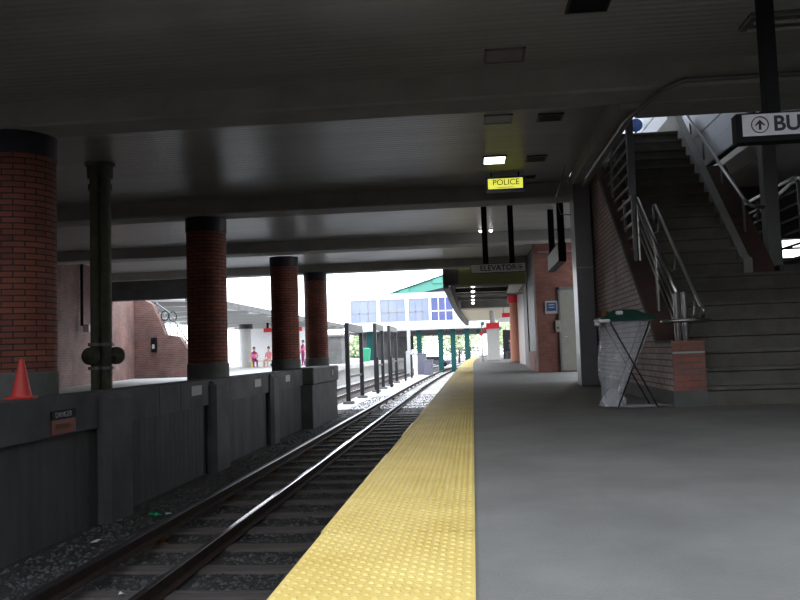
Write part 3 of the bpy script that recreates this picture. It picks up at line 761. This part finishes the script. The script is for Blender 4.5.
# ------------------------------------------------------------------ far canopy over the platform
t=empty('platform_canopy',(0,0,0),0,'long dark canopy over the far platform with a greenish glow coloured onto its front fascia','canopy')
q=MB(); q.box(-.42,2.4,28.4,28.6,3.05,3.66); q.box(-.97,-.42,28.41,28.6,3.08,3.66,1); q.build('front_fascia',[M['olive'],M['conc']],t)
q=MB()
for a in range(28,72,4):
    A,B=-.98+bend(a),-.98+bend(a+4)
    q.face([(A,a+.3,2.95),(A,a+.3,3.8),(B,a+4.3,3.8),(B,a+4.3,2.95)][::-1]); q.face([(A+.25,a+.3,2.95),(A+.25,a+.3,3.8),(B+.25,a+4.3,3.8),(B+.25,a+4.3,2.95)]); q.face([(A,a+.3,2.95),(A+.25,a+.3,2.95),(B+.25,a+4.3,2.95),(B,a+4.3,2.95)][::-1])
q.build('edge_fascia',M['conc_d'],t)
q=MB(); q.box(-.9,4.5,28.6,52,3.62,3.8); q.build('canopy_roof',M['conc_d'],t)
q=MB(); q.box(-.6,5,46,46.5,3.15,3.6); q.box(-.7,5,52,72,3.35,3.6,1); q.build('cream_soffit',[M['conc'],M['cream']],t)
for y in (31,34,37,40,43):
    q=MB(); q.box(-.7,2.4,y,y+.35,3.42,3.63); q.build('cross_beam',M['dark_metal'] if y<40 else M['conc'],t)
q=MB(); q.box(-.7,2.2,34.0,34.06,3.05,3.11); q.build('pale_pipe',M['offwhite'],t); q=MB(); q.box(-.7,2.3,28.34,28.4,3.0,3.05); q.build('lower_trim',M['offwhite'],t)
for k,y in enumerate((33,36,39,42,45)):
    o=empty('round_lamp',(.1,y,3.4),0,'one of five round lit lamps in a row under the far canopy','lamp','row of lamps under the far canopy')
    q=MB(); q.lathe(0,0,[(.03,-.09),(.08,-.06),(.09,.0)],14); q.build('bulb',M['bulb'],o)
    q=MB(); q.lathe(0,0,[(.02,0),(.02,.23)],8); q.build('stem',M['galv'],o)
b=MB(); b.face([(1.43,29,3.1),(1.68,37.5,3.3),(2.12,37.5,3.3),(1.98,29,3.1)]); b.face([(1.43,29,3.16),(1.98,29,3.16),(2.12,37.5,3.36),(1.68,37.5,3.36)]); b.face([(1.43,29,3.1),(1.43,29,3.16),(1.68,37.5,3.36),(1.68,37.5,3.3)][::-1]); b.face([(1.43,29,3.1),(1.98,29,3.1),(1.98,29,3.16),(1.43,29,3.16)]); tag(b.build('slanted_soffit',M['offwhite']),'pale slanted panel under the canopy above the orange column','panel')
t=empty('orange_column',(2.45,46.0,0),0,'round salmon-orange column with red band beside the pale wall','column')
q=MB(); q.lathe(0,0,[(.34,.12),(.28,3.0)],28); q.build('shaft',M['salmon'],t)
q=MB(); q.lathe(0,0,[(.39,3.0),(.39,3.4)],28); q.build('red_band',M['red'],t)
q=MB(); q.lathe(0,0,[(.4,0),(.4,.12)],28); q.build('base',M['conc'],t)
t.location=(2.2,40,0)
t=empty('grey_column',(1.38,53.5,0),0,'square grey column with red band standing on the far platform','column')
q=MB(); q.bbox(-.42,.42,-.42,.42,0,2.1,.03); q.build('shaft',M['offwhite'],t)
q=MB(); q.bbox(-.44,.44,-.44,.44,2.1,2.5,.01); q.build('red_band',M['red'],t)
q=MB(); q.lathe(0,0,[(.2,2.5),(.2,3.3)],12); q.build('neck',M['offwhite'],t)
t=empty('red_sign',(1.9,50,3.0),0,'small red sign hanging under the canopy left of the orange column','sign')
q=MB(); q.bbox(0,.75,0,.1,-.3,-.02,.01); q.build('sign_panel',M['red'],t)
q=MB(); q.box(-.3,1.0,0,.08,-.6,-.3); q.build('sign_panel_white',M['white'],t)
q=MB(); q.tube([(.1,.05,-.02),(.1,.05,.35)],.02); q.build('hanger',M['galv'],t)
t=empty('round_signs',(.2,50,0),0,'cluster of small round red and green signs left of the grey column','sign')
for x,z,m_ in ((.15,1.9,'teal'),(.45,2.35,'green'),(.35,1.7,'red'),(.6,2.0,'red')):
    q=MB(); q.tube([(x,0,z),(x,.04,z)],.13,12); q.build('sign_disc',M[m_],t)
q=MB(); q.tube([(.4,.05,0),(.4,.05,2.3)],.03); q.build('pole',M['galv'],t)
t=empty('slatted_screen',(2.2,58,0),0,'dark slatted screen between the grey and orange columns','screen')
q=MB()
for k in range(9): q.box(0,1.3,0,.05,.3+.19*k,.43+.19*k)
q.build('slats',M['dark_metal'],t)
q=MB(); q.box(0,1.3,.06,.3,0,2.1); q.build('backing',M['band'],t)
t=empty('seated_person',(2.1,55,0),0,'person in white shoes sitting against the dark slatted screen','person')

# ------------------------------------------------------------------ people
def skin_body(name,joints,edges,mat,parent,sub=1):
    me=bpy.data.meshes.new(name); me.from_pydata([j[0] for j in joints],edges,[])
    o=bpy.data.objects.new(name,me); COL.objects.link(o); o.parent=parent
    sk=o.modifiers.new('skin','SKIN')
    for i,j in enumerate(joints): me.skin_vertices[0].data[i].radius=(j[1],j[1]*(j[2] if len(j)>2 else 1))
    me.skin_vertices[0].data[0].use_root=True
    ss=o.modifiers.new('sub','SUBSURF'); ss.levels=sub; ss.render_levels=sub
    for m_ in (mat if isinstance(mat,list) else [mat]): me.materials.append(m_)
    for p in me.polygons: p.use_smooth=True
    return o
def sphere(q,c,r,n=12,m=8,mi=0,sq=(1,1,1)):
    vs=[];fs=[]
    for i in range(m+1):
        ph=PI*i/m
        for a in range(n): vs.append((c[0]+r*sq[0]*math.sin(ph)*math.cos(2*PI*a/n),c[1]+r*sq[1]*math.sin(ph)*math.sin(2*PI*a/n),c[2]+r*sq[2]*math.cos(ph)))
    for i in range(m):
        for a in range(n): fs.append((i*n+a,(i+1)*n+a,(i+1)*n+(a+1)%n,i*n+(a+1)%n))
    q.idx(vs,fs,mi)
def head(parent,c,look=1):
    q=MB(); sphere(q,c,.105,14,10,sq=(.85,.95,1.15)); q.box(c[0]-.015,c[0]+.015,c[1]-.12,c[1]-.08,c[2]-.03,c[2]+.015); q.build('head',M['skin'],parent)
    q=MB(); sphere(q,(c[0],c[1]+.02,c[2]+.03),.115,14,10,sq=(.92,.98,1.08)); q.build('hair',M['hair'],parent)
def seated(loc,rz,top,trouser,label,name='seated_person'):
    t=empty(name,loc,rz,label,'person')
    J=[((0,0,.52),.15,.85),((0,0,.75),.14,.8),((0,-.04,.98),.16,.7),((0,-.06,1.1),.06),((0,-.07,1.2),.055),
       ((-.1,-.02,.5),.1),((-.12,-.42,.5),.075),((-.12,-.44,.08),.05),((-.12,-.56,.04),.045),
       ((.1,-.02,.5),.1),((.12,-.42,.5),.075),((.12,-.4,.08),.05),((.12,-.52,.04),.045),
       ((-.19,-.04,1.0),.06),((-.24,-.08,.76),.045),((-.12,-.3,.66),.032),((-.1,-.37,.65),.026),
       ((.19,-.04,1.0),.06),((.24,-.08,.76),.045),((.12,-.3,.66),.032),((.1,-.37,.65),.026)]
    E_=[(0,1),(1,2),(2,3),(3,4),(0,5),(5,6),(6,7),(7,8),(0,9),(9,10),(10,11),(11,12),(2,13),(13,14),(14,15),(15,16),(2,17),(17,18),(18,19),(19,20)]
    skin_body('body',J,E_,trouser,t)
    # jacket shell over torso and upper arms
    J2=[((0,0,.55),.165,.85),((0,-.01,.78),.155,.82),((0,-.04,.99),.172,.72),((-.2,-.04,.99),.07),((-.25,-.08,.76),.058),((-.15,-.25,.68),.045),((.2,-.04,.99),.07),((.25,-.08,.76),.058),((.15,-.25,.68),.045)]
    skin_body('jacket',J2,[(0,1),(1,2),(2,3),(3,4),(4,5),(2,6),(6,7),(7,8)],top,t)
    head(t,(0,-.08,1.3)); return t
def standing(loc,rz,top,trouser,label):
    t=empty('standing_person',loc,rz,label,'person')
    J=[((0,0,.95),.14,.8),((0,0,1.15),.13,.8),((0,0,1.38),.16,.65),((0,0,1.5),.055),((0,-.01,1.58),.05),
       ((-.09,0,.9),.095),((-.1,-.02,.5),.065),((-.1,0,.09),.045),((-.1,-.12,.04),.04),
       ((.09,0,.9),.095),((.12,-.05,.5),.065),((.13,.05,.09),.045),((.13,-.07,.04),.04),
       ((-.19,0,1.4),.055),((-.25,0,1.12),.042),((-.25,-.1,.88),.03),((-.25,-.13,.8),.026),
       ((.19,0,1.4),.055),((.25,0,1.12),.042),((.24,-.12,.9),.03),((.23,-.16,.83),.026)]
    E_=[(0,1),(1,2),(2,3),(3,4),(0,5),(5,6),(6,7),(7,8),(0,9),(9,10),(10,11),(11,12),(2,13),(13,14),(14,15),(15,16),(2,17),(17,18),(18,19),(19,20)]
    skin_body('body',J,E_,trouser,t)
    J2=[((0,0,.92),.15,.82),((0,0,1.15),.145,.82),((0,0,1.385),.17,.68),((-.2,0,1.39),.065),((-.26,0,1.12),.053),((-.255,-.08,.93),.042),((.2,0,1.39),.065),((.26,0,1.12),.053),((.245,-.1,.94),.042)]
    skin_body('jacket',J2,[(0,1),(1,2),(2,3),(3,4),(4,5),(2,6),(6,7),(7,8)],top,t)
    head(t,(0,-.01,1.68)); return t
for o in [o for o in COL.objects if o.name.startswith('seated_person')]: bpy.data.objects.remove(o)
seated((2.75,57,.0),-1.2,M['denim'],M['band'],'person in dark clothes sitting by the slatted screen on the far platform')
FX=-15.2
seated((FX,54,0),.5,M['pink'],M['magenta'],'dark-haired person in a pink top sitting at the left end of the yellow bench')
seated((FX+1.05,54.1,0),-.3,M['pink'],M['skin'],'person in pale pink bending forward on the yellow bench')
standing((FX+1.15,55.4,0),1.0,M['grey_box'],M['denim'],'person in grey standing near the right end of the yellow bench')
standing((-11.85,54.6,0),-.8,M['pink'],M['magenta'],'person in a pink jacket seen between the third and fourth brick columns')
t=empty('yellow_bench',(FX-.35,54.25,0),0,'long yellow bench on the far left platform with people on it','bench')
q=MB(); q.bbox(0,2.0,-.22,.22,.4,.47,.01); q.build('seat',M['bench_y'],t)
for x in (.15,1.0,1.85):
    q=MB(); q.bbox(x-.04,x+.04,-.2,.2,0,.4,.01); q.build('leg',M['bench_y'],t)
t=empty('duffel_bag',(FX+1.55,53.7,0),0,'navy and white bag lying on the platform in front of the yellow bench','bag')
q=MB(); sphere(q,(0,0,.17),.3,16,8,sq=(1.1,.6,.56)); q.build('bag_body',M['denim'],t)
q=MB(); q.tube([(-.2,0,.3),(-.1,0,.42),(.1,0,.42),(.2,0,.3)],.015); q.build('handle',M['white'],t)

# far left canopy
t=empty('far_canopy',(0,0,0),0,'long pale canopy over the far left platform behind the brick columns','canopy')
q=MB(); q.prism([(-12.0,3.25),(-12.0,3.45),(-15,3.6),(-20,3.3),(-20,3.1),(-15,3.35)],'y',32.5,76); q.build('canopy_roof',M['white'],t)
for y in range(34,76,4):
    q=MB(); q.prism([(-12.1,3.1),(-12.1,3.28),(-15,3.38),(-19,3.2),(-19,3.0),(-15,3.1)],'y',y,y+.2); q.build('rafter',M['offwhite'],t)
q=MB(); q.box(-12.04,-11.94,32.4,76,3.18,3.5); q.build('edge_trim',M['conc'],t)
for y in (38,55.2,66,74):
    o=empty('canopy_column',(-16.1,y,0),0,'pale canopy column with dark collar, %s on the far left platform'%({38:'nearest',55.2:'left of the yellow bench',66:'well beyond the yellow bench',74:'farthest'}[y]),'column','columns under the far left canopy')
    q=MB(); q.lathe(0,0,[(.36,0),(.36,2.75)],24); q.build('shaft',M['offwhite'],o)
    q=MB(); q.lathe(0,0,[(.5,2.75),(.5,3.08)],24); q.build('collar',M['dark_metal'],o)
t=empty('red_banner',(0,57.8,2.55),0,'long red sign band hanging under the far left canopy above the bench','sign')
q=MB(); q.box(-15.5,-12.6,0,.1,0,.3); q.build('sign_panel',M['red'],t)
for x in (-15.2,-14.2,-13.0):
    q=MB(); q.box(x-.08,x+.08,.02,.08,.3,.72); q.build('hanger',M['black'],t)
q=MB(); q.box(-17.5,-12.2,58.2,58.4,0,2.85); tag(q.build('pale_partition',M['white']),'white partition panel behind the yellow bench','panel')
t=empty('grey_shelter',(-11.4,60,0),0,'dark grey shelter box on the far left platform right of the last brick column','shelter')
q=MB(); q.bbox(-.3,1.4,0,3,0,2.1,.03); q.build('walls',M['conc'],t)
q=MB(); q.box(-.5,1.6,-.2,3.2,2.1,2.25); q.build('roof',M['galv'],t)
t=empty('green_bin',(-9.5,70,0),0,'green bin standing on the far left platform seen through the first fence frame','bin')
q=MB(); frust(q,-.3,.3,-.3,.3,0,-.38,.38,-.38,.38,1.1); q.build('bin_body',M['green'],t)
q=MB(); frust(q,-.4,.4,-.4,.4,1.1,-.2,.2,-.3,.3,1.22); q.build('bin_lid',M['green'],t)

# ------------------------------------------------------------------ fence frames between tracks
for i,(ya,yb,h) in enumerate(((33.2,37.4,2.05),(42.8,46.2,2.35),(50.0,54.5,2.45))):
    t=empty('track_portal',(-5.3,ya,ZB),0,'dark steel portal frame between the tracks, '+['nearest and tallest','middle of the three','farthest of the three'][i],'frame','portal frames between the tracks')
    d=yb-ya; w=.09; hh=h-ZB
    for y in (0,d):
        q=MB(); q.bbox(-w,w,y-w,y+w,0,hh,.01); q.build('post',M['dark_metal'],t)
        q=MB(); q.bbox(-.22,.22,y-.22,y+.22,-.02,.12,.02); q.build('footing',M['conc'],t)
    q=MB(); q.bbox(-w,w,w,d-w,hh-.35,hh-.02,.01); q.build('top_bar',M['dark_metal'],t)
    q=MB(); q.bbox(-.03,.03,w,d-w,hh-2.35,hh-2.25,.005); q.build('lower_bar',M['dark_metal'],t)
for k,y in enumerate((41.0,48,58,64)):
    q=MB(); q.bbox(-.08,.08,-.08,.08,0,1.9,.01); o=q.build('fence_post',M['dark_metal']); o.location=(-5.0,y,ZB)
    tag(o,['short dark post between the first and second portal frames','short dark post between the second and third portal frames','short dark post just beyond the portal frames','farthest short dark post between the tracks'][k],'post','short posts between the tracks')

# ------------------------------------------------------------------ footbridge
YB=78
t=empty('footbridge',(0,YB,0),0,'white enclosed footbridge with blue-tinted windows crossing above the tracks','bridge')
q=MB(); q.box(-12.3,1.5,0,.2,2.95,3.75); q.box(-12.3,1.5,0,.2,6.0,6.5); q.box(-12.3,1.5,2.9,3.1,2.95,3.75); q.box(-12.3,1.5,2.9,3.1,6.0,6.5)
q.box(-12.3,1.5,0,3.1,2.9,3.0); q.box(-12.4,1.6,-.1,3.2,6.46,6.56); q.build('bridge_shell',M['white'],t)
for x in (-12.3,-8.4,-7.5 +.0,-4.55,-1.9,-.1):
    pass
wins=[(-11.75,-7.45,'pale_glass'),(-6.9,-3.35,'pale_glass'),(-2.75,-2.75,''),(-2.8,.0,'blue_glass')]
for a,c in ((-12.3,-12.0),(-9.4,-9.05),(-6.55,-6.2),(-4.2,-3.95),(-1.85,.3)):
    q=MB(); q.box(a,c,-.02,.22,3.7,6.05); q.build('mullion',M['white'],t)
for a,c,g_ in ((-12.0,-9.4,'pale_glass'),(-9.05,-6.55,'pale_glass'),(-6.2,-4.2,'pale_glass'),(-3.95,-1.85,'blue_glass')):
    f=MB(); n_=3
    f.box(a,c,.06,.14,4.65,4.75)
    for k in range(1,n_): f.box(a+(c-a)*k/n_-.04,a+(c-a)*k/n_+.04,.06,.14,3.75,6.0)
    fo=f.build('window_frame',M['galv' if g_=='pale_glass' else 'white'],t)
    q=MB(); q.box(a,c,.09,.11,3.75,6.0); q.build('window_glass',M[g_],fo)
q=MB(); q.box(-11.95,-11.4,.3,.4,3.75,6.0); q.box(-4.95,-4.25,.3,.4,3.75,6.0); q.build('blue_blind',M['blue_glass'],t)
for k,x in enumerate((-10.4,-9.9,-5.35,-3.2,-1.95,-.55)):
    q=MB(); q.bbox(-.25,.25,-.25,.25,0,4.27,.02); o=q.build('teal_column',M['teal']); o.location=(x,YB+1.5,ZB)
    tag(o,'teal steel column under the footbridge, '+['far left of the row','second from the left','just right of the white pillar','thickest looking, beside the track','second from the right','rightmost, beside the platform'][k],'column','teal columns under the footbridge')
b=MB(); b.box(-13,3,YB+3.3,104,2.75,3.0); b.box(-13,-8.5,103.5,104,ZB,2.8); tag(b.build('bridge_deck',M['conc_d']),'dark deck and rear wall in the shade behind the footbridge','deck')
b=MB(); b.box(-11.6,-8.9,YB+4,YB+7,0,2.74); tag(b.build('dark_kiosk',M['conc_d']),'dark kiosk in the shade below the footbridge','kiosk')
# teal gable roof behind
t=empty('gable_roof',(0,92,0),0,'teal steel gable roof rising behind the right end of the footbridge','roof')
q=MB(); q.prism([(-9.3,7.6),(-2.7,9.6),(4,11.6),(4,9.6),(-2.7,8.2),(-9.3,6.9)],'y',0,.5); q.build('roof_beam',M['teal_l'],t)
q=MB(); q.prism([(-9.8,7.6),(-2.7,9.75),(4,11.75),(4,11.6),(-2.7,9.6),(-9.8,7.45)],'y',-.2,.7); q.build('roof_edge',M['teal'],t)
q=MB(); q.prism([(-8.5,6.0),(-8.5,7.0),(-2.7,8.25),(4,9.7),(4,6.0)],'y',.3,.6); q.build('gable_infill',M['band'],t)
for x,z in ((-7.9,7.9),(-3.9,9.1)):
    q=MB(); q.bbox(x-.5,x+.7,-.15,.6,z-.5,z+.25,.03); q.build('bracket',M['teal_l'],t)
b=MB(); b.box(-9,-2,95,100,ZB,7.4); tag(b.build('far_hall',M['cream']),'pale hall standing behind the footbridge','building') if 0 else None

# ------------------------------------------------------------------ yard clutter
t=empty('white_pillar',(-5.8,72,ZB),0,'white square pillar with signal head standing between the tracks under the footbridge','pillar')
q=MB(); q.bbox(-.28,.28,-.28,.28,0,2.2,.03); q.build('base',M['offwhite'],t)
q=MB(); q.bbox(-.16,.16,-.1,.1,2.2,4.2,.02); q.build('upper_post',M['offwhite'],t)
q=MB(); q.bbox(.16,.42,-.12,.12,2.3,3.6,.02); q.build('signal_head',M['black'],t)
for k,(x,y,w,h) in enumerate(((-4.75,73,.9,1.9),(-4.02,71,.8,1.3),(-5.1,70,.3,1.9))):
    t=empty('signal_cabinet',(x,y,ZB),0,['taller grey signal cabinet right of the white pillar','lower grey signal cabinet nearest the track','slim white relay box beside the white pillar'][k],'cabinet','cabinets in the yard')
    q=MB(); q.bbox(-w/2,w/2,-.4,.4,0,h,.03); q.build('body',M['grey_box' if k<2 else 'white'],t)
    q=MB(); q.bbox(-w/2-.04,w/2+.04,-.45,.45,h,h+.06,.01); q.build('top',M['galv'],t)
    q=MB(); q.tube([(w/2-.1,-.43,h*.5),(w/2-.1,-.43,h*.62)],.015); q.build('handle',M['black'],t)
t=empty('yard_fence',(-4,121,ZB),0,'dark yard fence at the far end of the line beyond the footbridge columns','fence')
for k in range(4):
    q=MB(); q.bbox(k*1.8-.05,k*1.8+.05,-.05,.05,0,2.6,.01); q.build('post',M['dark_metal'],t)
q=MB()
for k in range(11): q.box(0,5.4,.05,.09,.1+.23*k,.24+.23*k)
q.build('slats',M['dark_metal'],t)
# parked cars / trees beyond
def car(x,y,mat,label,rz=0):
    t=empty('parked_car',(x,y,ZB),rz,label,'car')
    q=MB(); q.prism([(-2.1,.3),(2.1,.3),(2.15,.75),(1.3,.85),(-1.9,.9),(-2.15,.7)],'y',-.85,.85); q.prism([(1.2,.85),(.6,1.4),(-1.1,1.4),(-1.8,.88)],'y',-.72,.72); q.build('body',M[mat],t)
    q=MB(); q.prism([(1.05,.88),(.55,1.34),(-1.05,1.34),(-1.6,.9)],'y',-.735,.735); q.build('side_windows',M['dark_glass'],t)
    for wx in (-1.35,1.3):
        for wy in (-.86,.86):
            q=MB(); q.tube([(wx,wy-.1,.32),(wx,wy+.1,.32)],.32,16); q.build('wheel',M['black'],t)
    return t
car(-5.2,108,'grey_box','grey parked car seen between the teal columns below the footbridge')
car(-10.5,112,'white','white parked car at left below the footbridge')
def tree(x,y,h,r,label):
    t=empty('tree',(x,y,ZB),0,label,'tree','trees beyond the footbridge')
    q=MB(); q.tube([(0,0,0),(.1,0,h*.4),(0,.1,h*.7)],.18); q.build('trunk',M['bark'],t)
    q=MB(); rr=random.Random(int(x*10))
    for i in range(1500):
        d=Vector((rr.gauss(0,1),rr.gauss(0,1),rr.gauss(0,1))).normalized()*r*(rr.random()**.35)*(1+.25*math.sin(i)); c=Vector((0,0,h*.68))+Vector((d.x,d.y,d.z*.85))
        a=Vector((rr.uniform(-1,1),rr.uniform(-1,1),rr.uniform(-1,1))).normalized()*.3; b_=a.cross(Vector((rr.uniform(-1,1),rr.uniform(-1,1),rr.uniform(-1,1)))).normalized()*.22
        q.face([c-a,c-b_,c+a,c+b_])
    q.build('foliage',M['leaf'],t)
for k,(x,y,h,r) in enumerate(((-19.5,128,4.6,3),(-10.5,125,7,3.8),(-2.3,130,7.5,4),(6.2,124,7,3.6),(15,128,7,4))):
    tree(x,y,h,r,'pale green leafy tree beyond the footbridge, '+['far left','left of centre','in the centre','right of centre','far right behind the platform'][k])

# ------------------------------------------------------------------ litter
def litter(name,x,y,mat,label,cat,s=.05,z=ZB+.03):
    q=MB(); 
    if 'bottle' in name: q.lathe(0,0,[(s*.6,0),(s*.62,s*2),(s*.25,s*2.8),(s*.2,s*3.6)],12)
    else:
        vs=[(random.uniform(-s,s)+dx*s,random.uniform(-s,s)*.3+dy*s,random.uniform(.0,.03)) for dx,dy in ((-1,-1),(1,-1),(1,1),(-1,1))]+[(0,0,.04)]
        q.idx(vs,[(0,1,4),(1,2,4),(2,3,4),(3,0,4)],sm=False)
    o=q.build(name,M[mat]); o.location=(x,y,z)
    if 'bottle' in name: o.rotation_euler=(PI/2,0,1.2)
    return tag(o,label,cat)
litter('glass_bottle',-4.35,10.3,'bottle','green glass bottle lying on the ballast near the first wall pier','bottle',.055,ZB+.07)
litter('paper_scrap',-4.15,10.4,'paper','white scrap of paper beside the green bottle on the ballast','litter',.03)
litter('paper_scrap',-4.4,8.9,'paper','crumpled pale paper on the ballast near the bottom of the wall','litter',.05)
litter('paper_scrap',-1.75,7.2,'paper','white paper scrap between the sleepers close to the platform','litter',.03)
litter('paper_scrap',-1.6,10.4,'paper','tiny white scrap between the rails in mid view','litter',.025)
litter('paper_scrap',-3.2,6.9,'paper','small pale scrap between the running rail and conductor rail','litter',.03)
litter('green_wrapper',-1.3,15.2,'green','green wrapper lying between the rails farther down the track','litter',.05)

# ------------------------------------------------------------------ light
w=bpy.data.worlds.new('sky'); SC.world=w; w.use_nodes=True
n=w.node_tree; bg=n.nodes['Background']
tc=n.nodes.new('ShaderNodeTexCoord'); sp=n.nodes.new('ShaderNodeSeparateXYZ'); n.links.new(tc.outputs['Generated'],sp.inputs[0])
rp=n.nodes.new('ShaderNodeValToRGB'); rp.color_ramp.elements[0].position=.0; rp.color_ramp.elements[0].color=(.95,.97,1,1)
rp.color_ramp.elements[1].position=.8; rp.color_ramp.elements[1].color=(.82,.9,1,1)
n.links.new(sp.outputs[2],rp.inputs[0]); n.links.new(rp.outputs[0],bg.inputs[0]); bg.inputs[1].default_value=5.0
v=SC.view_settings; v.view_transform='Standard'; v.look='None'; v.exposure=0; v.gamma=1; v.use_curve_mapping=False
SC.cycles.use_denoising=True
SC.cycles.max_bounces=8; SC.cycles.diffuse_bounces=5; SC.cycles.transparent_max_bounces=16
SC.cycles.sample_clamp_indirect=6
bpy.context.view_layer.update()
